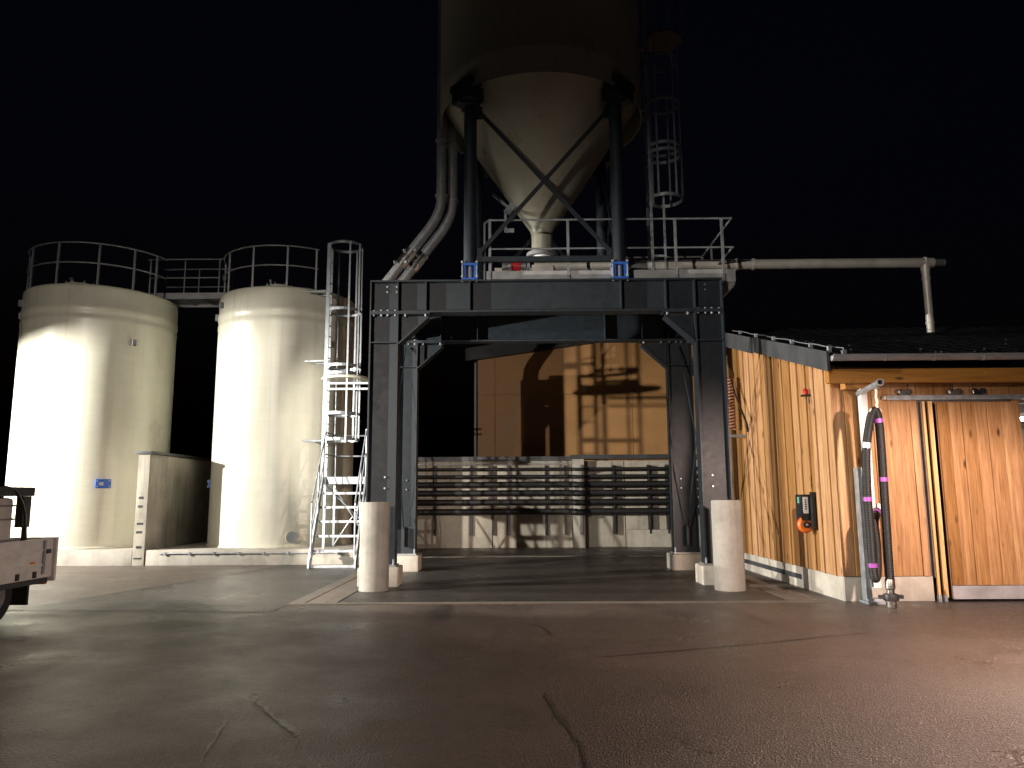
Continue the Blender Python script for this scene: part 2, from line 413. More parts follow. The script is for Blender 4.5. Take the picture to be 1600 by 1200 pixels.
# the bridge between the tank tops
br = thing('walkway_bridge', 'small galvanised walkway with railings bridging the two tank tops', 'walkway', (-9.2, 20.4, 6.95))
MB().box(-10.25, -7.95, 20.0, 20.04, 6.96, 7.13).box(-10.25, -7.95, 20.92, 20.96, 6.96, 7.13).build('edge_beam', 'galv_dull', br)
MB().box(-10.25, -7.95, 20.042, 20.918, 7.06, 7.10).build('deck', 'galv_dull', br)
for i in range(4):
    x = -9.95+i*.55; MB().bar((x, 20.045, 7.02), (x+.25, 20.915, 7.02), .05, .05).build('crossbar', 'galv_dull', br)
for y in (20.02, 20.94):
    MB().tube(smoothpts([(-10.1, y, 7.13), (-10.1, y, 8.0), (-10.03, y, 8.08), (-8.27, y, 8.08), (-8.2, y, 8.0), (-8.2, y, 7.13)], 4), .021, 8).build('handrail', 'galv_dull', br)
    MB().tube([(-10.1, y, 7.56), (-8.2, y, 7.56)], .018, 8).build('handrail', 'galv_dull', br)
    MB().tube([(-9.15, y, 7.13), (-9.15, y, 8.08)], .018, 8).build('rail_post', 'galv_dull', br)
# dividing wall between the tanks
dw = thing('dividing_wall', 'stained concrete wall with a metal cap standing between the two tanks', 'wall', (-8.98, 20, 0))
MB().box(-9.12, -8.84, 18.1, 22.6, -.02, 2.62).build('wall_panel', 'concrete_wall', dw, bevel=.012)
MB().box(-9.17, -8.79, 18.05, 22.65, 2.622, 2.69).build('cap', 'fascia', dw, bevel=.006)
m = MB()
for z in (.15, .4, .75, .95, 1.35, 1.55): m.box(-9.06+random.uniform(-.03, .05), -8.95+random.uniform(0, .06), 18.094, 18.103, z, z+random.uniform(.03, .07))
m.build('anchor_marks', 'dark_paint', dw, kind='stuff')

# ------------------------------------------------------------------ access stairs and caged ladder at the tank
st = thing('access_stairs', 'steep galvanised stairs with handrails leading to the tank ladder', 'stairs', (-4.15, 17.75, 0))
X0, X1 = -4.70, -3.66; ya, yb = 17.22, 18.22; zt = 2.0
for x in (X0, X1):
    MB().prism([(ya-.08, .0), (ya+.10, .0), (yb+.02, zt-.02), (yb+.02, zt+.06), (yb-.07, zt+.06), (ya-.08, .14)], 'X', x-.02, x+.02).build('stringer', 'galv', st)
for i in range(6):
    z = .06+i*.324; y = ya+(z/zt)*(yb-ya)
    MB().box(X0+.021, X1-.021, y-.02, y+.2, z-.035, z).box(X0+.021, X1-.021, y-.022, y-.0205, z-.05, z+.005).build('tread', 'galv', st)
lx0, lx1, ly0, ly1 = -4.72, -3.55, 18.245, 19.35
MB().box(lx0, lx1, ly0, ly1, zt-.02, zt+.015).box(lx0, lx1, ly0-.015, ly0-.002, zt-.12, zt+.05).box(lx0, lx0+.01, ly0, ly1, zt-.12, zt-.021).box(lx1-.01, lx1, ly0, ly1, zt-.12, zt-.021).build('landing', 'galv', st)
for x in (X0+.03, X1-.03):
    for y in (ly0+.08, ly1-.06): MB().bar((x, y, .362), (x, y, zt-.02), .06, .06).build('leg', 'galv', st)
    MB().tube(smoothpts([(x, ya-.0, .2), (x, ya-.02, 1.42), (x, ya+.03, 1.56), (x, yb-.03, 3.06), (x, yb+.08, 3.12), (x, ly1-.05, 3.12)], 4), .02, 8).build('handrail', 'galv', st)
    MB().tube([(x, ya+.02, .85), (x, yb, 2.6), (x, ly1-.05, 2.6)], .016, 8).build('handrail', 'galv', st)
    MB().tube([(x, ya+.5, 1.0), (x, ya+.5, 2.3)], .018, 8).build('rail_post', 'galv', st)
    MB().tube([(x, ly0+.05, 2.015), (x, ly0+.05, 3.12)], .018, 8).build('rail_post', 'galv', st)
    MB().tube([(x, ly1-.05, 2.015), (x, ly1-.05, 3.12)], .018, 8).build('rail_post', 'galv', st)
for z in (3.12, 2.6):
    MB().tube([(X0+.03, ly1-.05, z), (X1-.03, ly1-.05, z)], .02, 8).build('handrail', 'galv', st)
MB().tube([(X0+.06, ly0+.02, zt-.15), (X1-.1, ly0+.3, zt-1.05)], .022, 8).build('cross_brace', 'galv', st)
MB().tube([(X0+.06, ly1-.1, .40), (X1-.06, ly1-.1, zt-.2)], .02, 8).build('cross_brace', 'galv', st)
MB().tube([(X1-.06, ly1-.16, .40), (X0+.06, ly1-.16, zt-.2)], .02, 8).build('cross_brace', 'galv', st)

def cage_ladder(name, label, lx, ly, z0, z1, cz0, cz1, hoops, r, wall_x, arms, strap_ang, disc=None, mat='galv', half=.2, disc_mat='grp'):
    t = thing(name, label, 'ladder', (lx, ly, z0))
    for s in (-1, 1): MB().bar((lx, ly+s*half, z0), (lx, ly+s*half, z1), .055, .03).build('stringer', mat, t)
    n = int((z1-z0-.2)/.28)
    src = None
    for i in range(n):
        z = z0+.25+i*.28
        MB().tube([(lx, ly-half+.013, z), (lx, ly+half-.013, z)], .014, 8).build('rung', mat, t)
    cx = lx+r*.93
    for z in hoops:
        m = MB(); P = arc(cx, ly, z, r, -158, 158, 28); b = 0
        for p, q in zip(P[:-1], P[1:]): m.bar(p, q, .008, .07)
        m.build('hoop', mat, t)
    for a, z0_, z1_ in strap_ang:
        x, y = cx+(r+.012)*math.cos(rad(a)), ly+(r+.012)*math.sin(rad(a))
        MB().bar((x, y, z0_), (x, y, z1_), .042, .012).build('cage_strap', mat, t)
    for z in arms:
        for s in (-1, 1): MB().tube([(lx, ly+s*half, z), (wall_x, ly+s*half+.05, z)], .03, 8).build('wall_bracket', mat, t)
    if disc:
        dx, dy, dz, dr = disc
        MB().lathe([(.04, -.03), (dr-.02, -.03), (dr, 0), (dr-.02, .03), (.04, .03)], (dx, dy, dz), 40, cap0=True, cap1=True).build('rest_platform', disc_mat, t)
    return t
Lx, Ly = -4.82, 18.75
sa = [(a, 2.95, 8.0) for a in (-140, -62, -22, 15, 60, 125)]
la = cage_ladder('caged_ladder', 'tall galvanised caged ladder rising from the stair landing to the tank top', Lx, Ly, 2.02, 8.0, 2.95, 8.0,
    [2.98, 3.62, 4.62, 4.82, 6.25, 7.97], .42, -5.35, [2.95, 4.95, 6.75], sa, (-4.32, 18.75, 4.5, .62))
for z in (4.2, 4.34): MB().bar((-4.75, 18.35, z), (-3.45, 18.35, z), .05, .05).build('guard_bar', 'galv', la)

# ------------------------------------------------------------------ concrete bollards
def bollard(x, y, label):
    MBo = MB().lathe([(.253, 0), (.25, .02), (.25, 1.455), (.238, 1.475), (.05, 1.475)], (0, 0, 0), 40, cap1=True).build('concrete_bollard', 'concrete', loc=(x, y, 0))
    setp(MBo, label, 'bollard', 'concrete pipe bollards')
bollard(-2.47, 13.12, 'thick round concrete bollard at the gantry foot beside the metal stairs')
bollard(3.49, 12.93, 'thick round concrete bollard at the gantry foot beside the wooden shed')

# ------------------------------------------------------------------ steel gantry
ga = thing('steel_gantry', 'heavy anthracite steel portal gantry carrying the silo over the drive bay', 'gantry', (.55, 15.25, 0))
CX = (-2.50, 3.57); CY = (13.90, 16.60); HW = .27; FY = .15; z0c, z1c = .365, 4.945; zb0, zb1 = 4.975, 5.60
bolts = MB()
def stud(x, y, z, ax='Z', l=.035, r=.021):
    if ax == 'Z': bolts.lathe([(r, -l), (r, l)], (x, y, z), 6, cap0=True, cap1=True)
    else: bolts.lathe([(r, -l), (r, l)], (x, y, z), 6, axis='Y', cap0=True, cap1=True)
for cy in CY:
    for cx in CX:
        m = MB(); m.box(cx-HW, cx-HW+.028, cy-FY, cy+FY, z0c, z1c).box(cx+HW-.028, cx+HW, cy-FY, cy+FY, z0c, z1c).box(cx-HW+.028, cx+HW-.028, cy-.008, cy+.008, z0c, z1c)
        m.build('column', 'anthracite', ga)
        MB().box(cx-HW-.03, cx+HW+.03, cy-FY-.05, cy+FY+.05, z0c-.03, z0c-.001).build('base_plate', 'galv_dull', ga)
        MB().box(cx-HW, cx+HW, cy-FY, cy+FY, z1c+.001, zb0-.001).build('head_plate', 'anthracite', ga)
        m = MB()
        for y0, y1 in ((cy-FY+.004, cy-.009), (cy+.009, cy+FY-.004)):
            m.box(cx-HW+.029, cx+HW-.029, y0, y1, 4.40, 4.418)
        m.build('stiffener', 'anthracite', ga)
        sgn = 1 if cx < 0 else -1
        for q in (-.2, -.06, .06, .2):
            for zz in (z1c, zb0+.03): stud(cx+q, cy-FY+.05, zz, 'Z', .03)
        for zz in (1.72, 1.92):
            stud(cx+.05*sgn, cy-.02, zz, 'Y', .02, .018)
        for zz in (5.40, 5.50):
            for q in (-.09, .09): stud(cx+.12*sgn+q, cy-.02, zz, 'Y', .02, .018)
        stud(cx+sgn*.26, cy-FY-.02, z0c+.03, 'Z', .07, .02)
        # knee haunch
        xi = cx+sgn*HW
        k = MB().prism([(xi, 4.93), (xi+sgn*.54, 4.93), (xi+sgn*.54, 4.90), (xi, 4.40)], 'Y', cy-.007, cy+.007).build('knee_web', 'anthracite', ga)
        MB().bar((xi+sgn*.005, cy, 4.385), (xi+sgn*.555, cy, 4.885), 2*FY-.01, .025).build('knee_flange', 'anthracite', ga)
        MB().box(min(xi, xi+sgn*.58), max(xi, xi+sgn*.58), cy-FY+.002, cy+FY-.002, z1c+.003, zb0-.003).build('head_plate', 'anthracite', ga)
        for q in (.12, .5): stud(xi+sgn*q, cy-FY+.05, z1c+.01, 'Z', .05)
    x0, x1 = CX[0]-HW, CX[1]+HW
    MB().box(x0, x1, cy-FY, cy+FY, zb1-.03, zb1).box(x0, x1, cy-FY, cy+FY, zb0, zb0+.03).box(x0, x1, cy-.009, cy+.009, zb0+.03, zb1-.03).build('cross_beam', 'anthracite', ga)
    for x in (x0+.012, CX[0]+HW-.02, -1.72, -.90, 1.94, 2.78, CX[1]-HW+.02, x1-.012):
        m = MB()
        for y0, y1 in ((cy-FY+.004, cy-.010), (cy+.010, cy+FY-.004)): m.box(x-.011, x+.011, y0, y1, zb0+.031, zb1-.031)
        m.build('stiffener', 'anthracite', ga)
for cx in CX:
    m = MB().box(cx-.11, cx+.11, CY[0]+FY+.002, CY[1]-FY-.002, 5.02, 5.04).box(cx-.11, cx+.11, CY[0]+FY+.002, CY[1]-FY-.002, 5.36, 5.38).box(cx-.007, cx+.007, CY[0]+FY+.002, CY[1]-FY-.002, 5.041, 5.359)
    m.build('side_beam', 'anthracite', ga)
    s = 1 if cx < 0 else -1
    for (za, zb_, o) in ((.75, 4.85, 0), (4.85, .75, .03)):
        MB().bar((cx+o, CY[0]+.1, za), (cx+o, CY[1]-.1, zb_), .012, .055).build('cross_brace', 'anthracite', ga)
    for y, z in ((CY[1]-.12, .72), (CY[0]+.12, .72)): MB().box(cx-.012, cx+.045, y-.09, y+.09, z-.2, z+.2).build('gusset', 'anthracite', ga)
bolts.build('bolts', 'galv', ga, kind='stuff')
for j, cy in enumerate(CY):
    for i, cx in enumerate(CX):
        b = MB().box(cx-.36, cx+.36, cy-.30, cy+.30, -.02, .332).build('concrete_footing', 'concrete_pale', bevel=.03)
        setp(b, ('square concrete footing under the gantry column ' + (('beside the metal stairs' if i == 0 else 'beside the wooden shed') + (', behind the bollard' if j == 0 else ', towards the rear wall'))), 'footing', 'gantry footings')

# ------------------------------------------------------------------ silo
SX, SY, SR = .52, 15.25, 2.15
si = thing('silo', 'tall cylindrical silo with a steep cone outlet standing on the gantry', 'silo', (SX, SY, 5.605))
MB().lathe([(SR-.03, 9.42), (SR, 9.40), (SR, 9.86), (SR+.008, 9.92), (SR+.008, 9.98), (SR, 10.04), (SR, 12.4), (SR+.02, 12.44), (SR+.02, 12.54), (SR, 12.58), (SR, 18.0), (SR-.05, 18.06), (.1, 18.9)], (SX, SY, 0), 96, cap1=True).build('shell', 'grp_silo', si)
MB().lathe([(SR-.03, 9.42), (SR-.04, 9.95)], (SX, SY, 0), 96).build('skirt_lining', 'grp_silo', si)
cz = lambda z: .27+.65*(z-7.1)
MB().lathe([(.215, 6.55), (.22, 6.98), (.25, 7.08), (cz(7.4), 7.4), (cz(8.4), 8.4), (cz(9.4), 9.4), (SR-.045, 9.9)], (SX, SY, 0), 96).build('cone', 'grp_silo', si)
MB().lathe([(.216, 6.50), (.33, 6.50), (.33, 6.58), (.216, 6.58)], (SX, SY, 0), 32).build('outlet_flange', 'galv_dull', si)
LG = [(x, y) for y in CY for x in (-.90, 1.94)]
for x, y in LG:
    MB().lathe([(.125, 5.93), (.125, 9.14)], (x, y, 0), 24, cap0=True, cap1=True).build('leg', 'anthracite', si)
    MB().box(x-.19, x+.19, y-.19, y+.19, 9.142, 9.19).build('head_plate', 'anthracite', si)
    dx = SX-x; dy = SY-y; d = math.hypot(dx, dy); ux, uy = dx/d, dy/d
    m = MB()
    p = Vector((x, y, 0))
    m.bar((x-ux*.27, y-uy*.27, 9.33), (x+ux*.12, y+uy*.12, 9.33), .50, .27).bar((x-ux*.27, y-uy*.27, 9.53), (x+ux*.02, y+uy*.02, 9.53), .62, .125)
    m.build('leg_bracket', 'anthracite', si)
    f = MB().box(x-.15, x+.15, y-.14, y+.14, 5.605, 5.64).box(x-.15, x+.15, y-.14, y+.14, 5.885, 5.925).box(x-.13, x-.075, y-.11, y+.11, 5.641, 5.884).box(x+.075, x+.13, y-.11, y+.11, 5.641, 5.884).build('weigh_foot', 'blue', si)
    m = MB()
    for sx in (-.165, .165):
        for sy in (-.12, .12): m.lathe([(.016, 5.56), (.016, 5.97)], (x+sx*.83, y+sy, 0), 8, cap0=True, cap1=True)
    for sx in (-.165, .165):
        for sy in (-.12, .12):
            for zz in (5.655, 5.935): m.lathe([(.03, 0), (.03, .03)], (x+sx*.83, y+sy, zz), 6, cap0=True, cap1=True)
    m.lathe([(.05, 5.645), (.05, 5.88)], (x, y, 0), 16)
    m.build('threaded_rods', 'galv', f, kind='stuff')
for a, b in ((0, 1), (2, 3), (0, 2), (1, 3)):
    P, Q = Vector((*LG[a], 0)), Vector((*LG[b], 0)); d = (Q-P).normalized()
    nrm = Vector((d.y, -d.x, 0))
    for s, (za, zb_) in enumerate(((6.12, 9.08), (9.08, 6.12))):
        o = nrm*(-.02+.045*s)
        MB().bar(P+d*.13+o+Vector((0,0,za)), Q-d*.13+o+Vector((0,0,zb_)), .035, .075).build('cross_brace', 'anthracite', si)
    for e, sg in ((P, 1), (Q, -1)):
        for zz in (6.13, 9.02): MB().bar(e+d*sg*.12+Vector((0,0,zz-.13)), e+d*sg*.12+Vector((0,0,zz+.13)), .015, .22, d).build('gusset', 'anthracite', si)
    MB().bar(P+d*.12+Vector((0,0,6.03)), Q-d*.12+Vector((0,0,6.03)), .08, .10).build('tie_beam', 'anthracite', si)
# lever arm on the cone
lv = MB(); lx = SX-cz(7.55)
lv.bar((lx-.02, 15.1, 7.62), (lx-.18, 15.1, 7.42), .06, .14).bar((lx-.15, 15.1, 7.55), (lx-.46, 15.1, 7.84), .05, .05).bar((lx-.20, 15.1, 7.45), (lx-.20, 15.1, 7.02), .05, .06).bar((lx-.22, 15.1, 7.04), (lx-.02, 15.1, 7.04), .05, .08)
lv.build('lever_arm', 'galv', si)

# ------------------------------------------------------------------ service platform on the gantry
pf = thing('service_platform', 'railed service platform with a pale edge channel beneath the silo cone', 'platform', (1.7, 15.2, 5.6))
px0, px1, py0, py1 = -.70, 4.17, 14.06, 16.40
MB().box(px0, px1, py0, py0+.01, 5.605, 5.845).box(px0, px1, py0+.01, py0+.07, 5.605, 5.62).box(px0, px1, py0-.001, py0+.06, 5.8455, 5.853).build('edge_channel', 'aluminium', pf)
MB().box(px1, px1+.012, py0-.005, py1, 5.605, 5.85).build('edge_channel', 'aluminium', pf)
MB().box(px0, px1-.001, py0+.071, py1, 5.70, 5.735).build('deck', 'galv_dull', pf)
MB().prism([(4.0, 5.60), (4.18, 5.60), (4.18, 5.56), (3.86, 5.25), (3.86, 5.32)], 'Y', 14.1, 14.14).build('console', 'galv_dull', pf)
MB().box(3.86, 4.18, 14.15, 16.3, 5.53, 5.60).build('bearer', 'aluminium', pf)
yr = 14.02
MB().tube(smoothpts([(-.63, yr, 5.61), (-.63, yr, 6.70), (-.63, yr, 6.78), (-.55, yr, 6.86), (-.47, yr, 6.86)], 5)+[Vector((4.15, yr, 6.86))], .021, 8).build('handrail', 'galv', pf)
MB().tube([(-.53, yr, 6.28), (4.14, yr, 6.28)], .018, 8).build('handrail', 'galv', pf)
for x in (-.53, .98, 3.05, 3.95):
    MB().bar((x, yr, 5.607), (x, yr, 6.85), .05, .03).build('rail_post', 'galv', pf)
for z in (6.86, 6.28):
    MB().tube([(4.15, yr, z), (4.15, py1, z)], .02, 8).build('handrail', 'galv', pf)
    MB().tube([(-.6, py1, z), (4.15, py1, z)], .02, 8).build('handrail', 'galv_dull', pf)
for y in (14.75, 15.6, py1): MB().bar((4.15, y, 5.62), (4.15, y, 6.85), .04, .03).build('rail_post', 'galv', pf)
for x in (-.6, 1.0, 2.6): MB().bar((x, py1, 5.62), (x, py1, 6.85), .04, .03).build('rail_post', 'galv_dull', pf)
for x in (-.63, -.53): MB().box(x-.05, x+.05, yr-.02, yr+.03, 5.606, 5.66).build('post_foot', 'galv_dull', pf)

# silo ladder
sa = [(a, 7.75, 11.3) for a in (-120, -60, 0, 60, 120)]
sl = cage_ladder('silo_ladder', 'dim caged ladder climbing the side of the silo from the platform', 2.80, 15.28, 5.74, 16.0, 7.7, 16,
    [7.75, 8.75, 8.9, 9.9, 10.9], .36, 2.66, [9.7, 11.1], sa, (3.22, 15.28, 11.4, .42), 'galv', .2, 'fascia')
MB().bar((3.06, 15.05, 5.98), (3.06, 15.05, 7.75), .04, .04).build('cage_strap', 'galv', sl)
MB().bar((2.82, 15.05, 6.45), (3.08, 15.05, 6.45), .03, .04).build('guard_bar', 'galv', sl)
for a in (-150, -90, -30, 30, 90): 
    x, y = 3.24+.40*math.cos(rad(a)), 15.28+.40*math.sin(rad(a)); MB().bar((x, y, 11.43), (x, y, 16), .04, .012).build('cage_strap', 'galv_dull', sl)

# fill pipes
for i, (dx, dy, lab) in enumerate(((0, 0, 'grey filling pipe bending down from the silo flank, outermost of the pair'), (.22, .26, 'grey filling pipe bending down from the silo, inner one of the pair'))):
    fp = thing('filling_pipe', lab, 'pipe', (-2.9, 15.4+dy, 1.2), 'silo filling pipes')
    x = -1.62+dx; y = 15.4+dy
    xe = -2.92+dx
    P = [(x, y, 16.0), (x, y, 9.0), (x, y, 8.0)] + [tuple(p) for p in smoothpts([(x, y, 7.85), (x-.03, y, 7.65), (x-.12, y, 7.42), (x-.24, y, 7.22)], 3)] + [(xe+.12, y, 5.98), (xe+.02, y, 5.8), (xe, y, 5.6), (xe, y, 1.25)]
    MB().tube(P, .105, 20).build('tube', 'galv_dull', fp)
    MB().tube([(xe, y, 1.1), (xe, y, 1.3)], .13, 20).build('coupling', 'stainless', fp)
    a = Vector((x-.24, y, 7.22)); b = Vector((xe+.12, y, 5.98)); d = (b-a).normalized()
    cl = MB().tube([a+d*.62, a+d*1.02], .122, 20).build('pipe_clamp', 'stainless', fp)
    m = MB()
    for q in (.66, .98):
        for sgn in (-1, 1): m.bar(a+d*q+Vector((.10*sgn, -.11, 0)), a+d*q+Vector((.14*sgn, -.13, 0)), .05, .05)
    m.build('bolts', 'galv', cl, kind='stuff')
    MB().tube([(x, y, 7.90), (x, y, 7.96)], .135, 20).build('flange', 'galv_dull', fp)
    MB().tube([(x, y, 9.18), (x, y, 9.22)], .135, 20).build('flange', 'galv_dull', fp)
    MB().bar((x, y, 9.8), (SX-2.0, y, 9.8), .05, .05).build('wall_bracket', 'galv_dull', fp)

# screw conveyor
au = thing('screw_conveyor', 'long stainless conveyor tube from the silo outlet to the shed roof', 'conveyor', (4, 15.2, 6.2))
AZ, AY = 6.30, 15.2
MB().tube([(.35, AY, AZ), (8.62, AY, AZ)], .102, 24).build('tube', 'conveyor', au)
for x in (1.05, 2.15, 4.55, 4.9, 8.45): MB().tube([(x-.02, AY, AZ), (x+.02, AY, AZ)], .122, 24).build('flange', 'conveyor', au)
MB().tube([(8.622, AY, AZ), (8.85, AY, AZ)], .075, 20).build('end_bearing', 'galv_dull', au)
MB().tube([(8.45, AY, AZ-.05), (8.45, AY, AZ-.28), (8.45, AY, 4.74)], [.10, .075, .075], 20).build('drop_pipe', 'conveyor', au)
for z in (5.96, 5.02): MB().tube([(8.45, AY, z-.02), (8.45, AY, z+.02)], .088, 20).build('flange', 'conveyor', au)
MB().lathe([(.16, 4.66), (.10, 4.80), (.088, 4.81)], (8.45, AY, 0), 20).build('roof_collar', 'roof', au)
MB().lathe([(.17, AZ+.04), (.205, AZ+.19)], (SX, AY, 0), 24).build('inlet', 'white_plastic', au)
MB().box(.30, .74, AY-.16, AY+.16, 6.02, AZ-.02).build('trough', 'conveyor', au)
mt = MB().tube([(-.32, AY, AZ), (.18, AY, AZ)], .085, 20).build('drive_motor', 'galv_dull', au)
MB().tube([(-.12, AY, AZ), (.06, AY, AZ)], .115, 20).build('motor_fan', 'red', mt)
MB().tube([(.20, AY, AZ), (.26, AY, AZ)], .13, 20).build('flange', 'galv', mt)
for x in (1.6, 3.4): MB().box(x-.03, x+.03, AY-.12, AY+.12, 5.736, AZ-.103).build('support', 'galv_dull', au)
cb = thing('control_cabinet', 'small pale cabinet on the platform left of the silo outlet', 'cabinet', (-.2, 16.1, 5.74))
MB().box(-.50, .34, 16.0, 16.3, 5.95, 6.52).build('housing', 'concrete_pale', cb, bevel=.01)
for x in (-.4, .25): MB().box(x-.03, x+.03, 16.05, 16.25, 5.737, 5.949).build('leg', 'galv_dull', cb)
MB().box(-.47, .31, 15.985, 15.999, 5.98, 6.49).build('door', 'concrete_pale', cb)

# ------------------------------------------------------------------ rear bay wall with pipes
rw = thing('rear_bay_wall', 'grey concrete panel wall across the back of the drive bay', 'wall', (.8, 24, 0))
xs = [-4.0, -.83, 1.66]
for a, b in zip(xs[:-1], xs[1:]):
    MB().box(a+.012, b-.012, 23.8, 24.05, -.02, 2.66).build('wall_panel', 'concrete_wall', rw, bevel=.01)
for a, b in ((2.02, 3.32), (3.32, 6.4)):
    MB().box(a+.012, b-.012, 24.0, 24.25, -.02, 2.66).build('wall_panel', 'concrete_wall', rw, bevel=.01)
MB().box(1.66, 2.02, 23.55, 24.3, -.02, 2.70).build('pillar', 'concrete_pale', rw, bevel=.012)
MB().box(-4.05, 1.655, 23.76, 24.1, 2.665, 2.80).build('coping', 'fascia', rw)
MB().box(1.62, 6.4, 23.5, 24.34, 2.703, 2.83).build('coping', 'fascia', rw)
MB().box(3.34, 6.3, 23.75, 23.99, -.02, .52).build('step_block', 'concrete_pale', rw, bevel=.01)
pr = thing('pipe_rack', 'black pipes stacked horizontally on uprights along the rear bay wall', 'pipe rack', (.8, 23.6, 0))
for z, r in ((2.40, .045), (2.17, .055), (1.93, .088), (1.67, .088), (1.39, .088), (1.10, .092)):
    P = smoothpts([(-3.6, 23.58, z), (1.35, 23.58, z), (1.60, 23.52, z-.015), (1.72, 23.40, z-.02), (1.95, 23.40, z-.02), (2.1, 23.55, z), (2.4, 23.62, z), (6.2, 23.62, z)], 6)
    MB().tube(P, r, 12).build('pipe', 'pipe_black', pr)
for x in (-3.2, -2.6, -1.48, -.80, -.32, .83, 1.43):
    MB().box(x-.028, x+.028, 23.68, 23.795, .38, 2.52).build('upright', 'dark_paint', pr)
for x in (2.95, 4.05, 4.62):
    MB().box(x-.028, x+.028, 23.73, 23.995, .40, 2.52).build('upright', 'dark_paint', pr)
MB().box(1.86, 1.94, 23.47, 23.545, .4, 2.52).build('upright', 'galv_dull', pr)
MB().box(-3.6, 1.4, 23.69, 23.79, 2.56, 2.585).build('top_rail', 'galv_dull', pr)

# ------------------------------------------------------------------ ochre hall behind
ha = thing('ochre_hall', 'ochre panel clad hall with a dark shallow roof behind the bay wall', 'building', (5, 32, 0))
HX = -1.58; HYf = 29.0
sl_ = .14
ez = lambda x: 6.82+(x-HX)*sl_ if x < 4.6 else 6.82+(4.6-HX)*sl_-(x-4.6)*sl_
MB().box(HX+.05, 10.7, HYf+.08, 42, 0, 6.6).build('core_wall', 'hall_panel', ha)
cols = [HX, -.905, 1.75, 4.4, 7.0, 9.6, 10.75]
for i, (a, b) in enumerate(zip(cols[:-1], cols[1:])):
    MB().prism([(a+.006, 5.47), (b-.006, 5.47), (b-.006, ez(b)), (a+.006, ez(a))], 'Y', HYf, HYf+.075).build('wall_panel', 'hall_panel', ha)
    MB().box(a+.008, b-.008, HYf+(.0 if i == 0 else .012), HYf+.075, .3 if i == 0 else 2.95, 5.455).build('wall_panel', 'hall_panel', ha)
    if i: MB().box(a+.008, b-.008, HYf+.012, HYf+.075, .3, 2.94).build('wall_panel', 'hall_panel', ha)
MB().box(HX, 10.75, HYf-.02, HYf+.078, 0, .295).build('plinth', 'concrete_pale', ha)
MB().prism([(HX-.45, ez(HX)-.065), (4.6, ez(4.6)), (11.2, ez(11.2)), (11.2, ez(11.2)+.5), (4.6, ez(4.6)+.55), (HX-.45, ez(HX)+.42)], 'Y', HYf-.35, 42.3).build('roof', 'roof', ha)
MB().tube([(HX-.09, HYf+.1, .0), (HX-.09, HYf+.1, 6.75)], .055, 12).build('downpipe', 'gutter', ha)

# ------------------------------------------------------------------ timber shed
sh = thing('timber_shed', 'larch clad timber shed with a dark roof beside the gantry', 'shed', (8, 14, 0))
WX, WY = 4.78, 11.5; EY, EZ, RS = 11.02, 3.60, .275
rz = lambda y: EZ+(y-EY)*RS
YR = 18.2
side = MB().prism([(WY+.06, .33), (YR, .33), (20.4, .33), (20.4, rz(YR)-(20.4-YR)*RS-.2), (YR, rz(YR)-.2), (WY+.06, rz(WY)-.2)], 'X', WX+.03, WX+.13).build('side_wall', 'shelf', sh)
y = WY-.02; i = 0
while y < 19.4:
    w = random.choice((.17, .19, .2, .21, .145)); a, b = y+.004, y+w-.004
    pr_ = (i % 2)*.022+random.uniform(0, .005)
    zt_ = lambda q: (rz(q) if q < YR else rz(YR)-(q-YR)*RS)-.12
    zb = .35+random.uniform(-.006, .006)
    pk = MB().prism([(a, zb), (b, zb), (b, zt_(b)), (a, zt_(a))], 'X', WX-pr_-.005, WX+.028).build('plank', 'larch', side, bevel=.004)
    y += w; i += 1
front = MB().box(WX+.14, 6.28, WY+.03, WY+.13, .33, 3.5).box(7.50, 7.62, WY+.03, WY+.13, 0, 3.5).box(6.28, 7.5, WY+.03, WY+.13, 2.92, 3.5).box(7.62, 12, WY+.03, WY+.13, 2.92, 3.5).box(9.0, 12, WY+.03, WY+.13, 0, 2.92).build('front_wall', 'shelf', sh)
x = WX+.03; i = 0
while x < 6.05:
    w = (.16, .26, .16, .28, .29, .28)[i % 6]
    w = min(w, 6.06-x)
    if w > .05:
        MB().box(x+.003, x+w-.003, WY-.006-(.018 if i % 2 else 0), WY+.028, .36, 3.36).build('plank', 'larch', front, bevel=.004)
    x += w; i += 1
x = 6.07
while x < 12:
    w = .29
    zb = 2.99 if x < 9 else .2
    MB().box(x+.003, x+w-.003, WY-.006, WY+.028, zb, 3.36).build('plank', 'larch', front, bevel=.004)
    x += w
x = 7.505
MB().box(7.50, 7.62, WY-.012, WY+.028, .02, 2.985).build('door_post', 'larch', front, bevel=.004)
MB().prism([(WY+.02, -.02), (20.4, -.02), (20.4, .345), (WY+.02, .345)], 'X', WX+.005, WX+.25).build('plinth', 'concrete_pale', sh)
MB().box(WX+.01, 6.10, WY+.0, WY+.2, -.02, .352).build('plinth', 'concrete_pale', sh, bevel=.01)
MB().box(WX-.014, WX+.003, 13.2, 18, .14, .22).build('plinth_rail', 'fascia', sh)
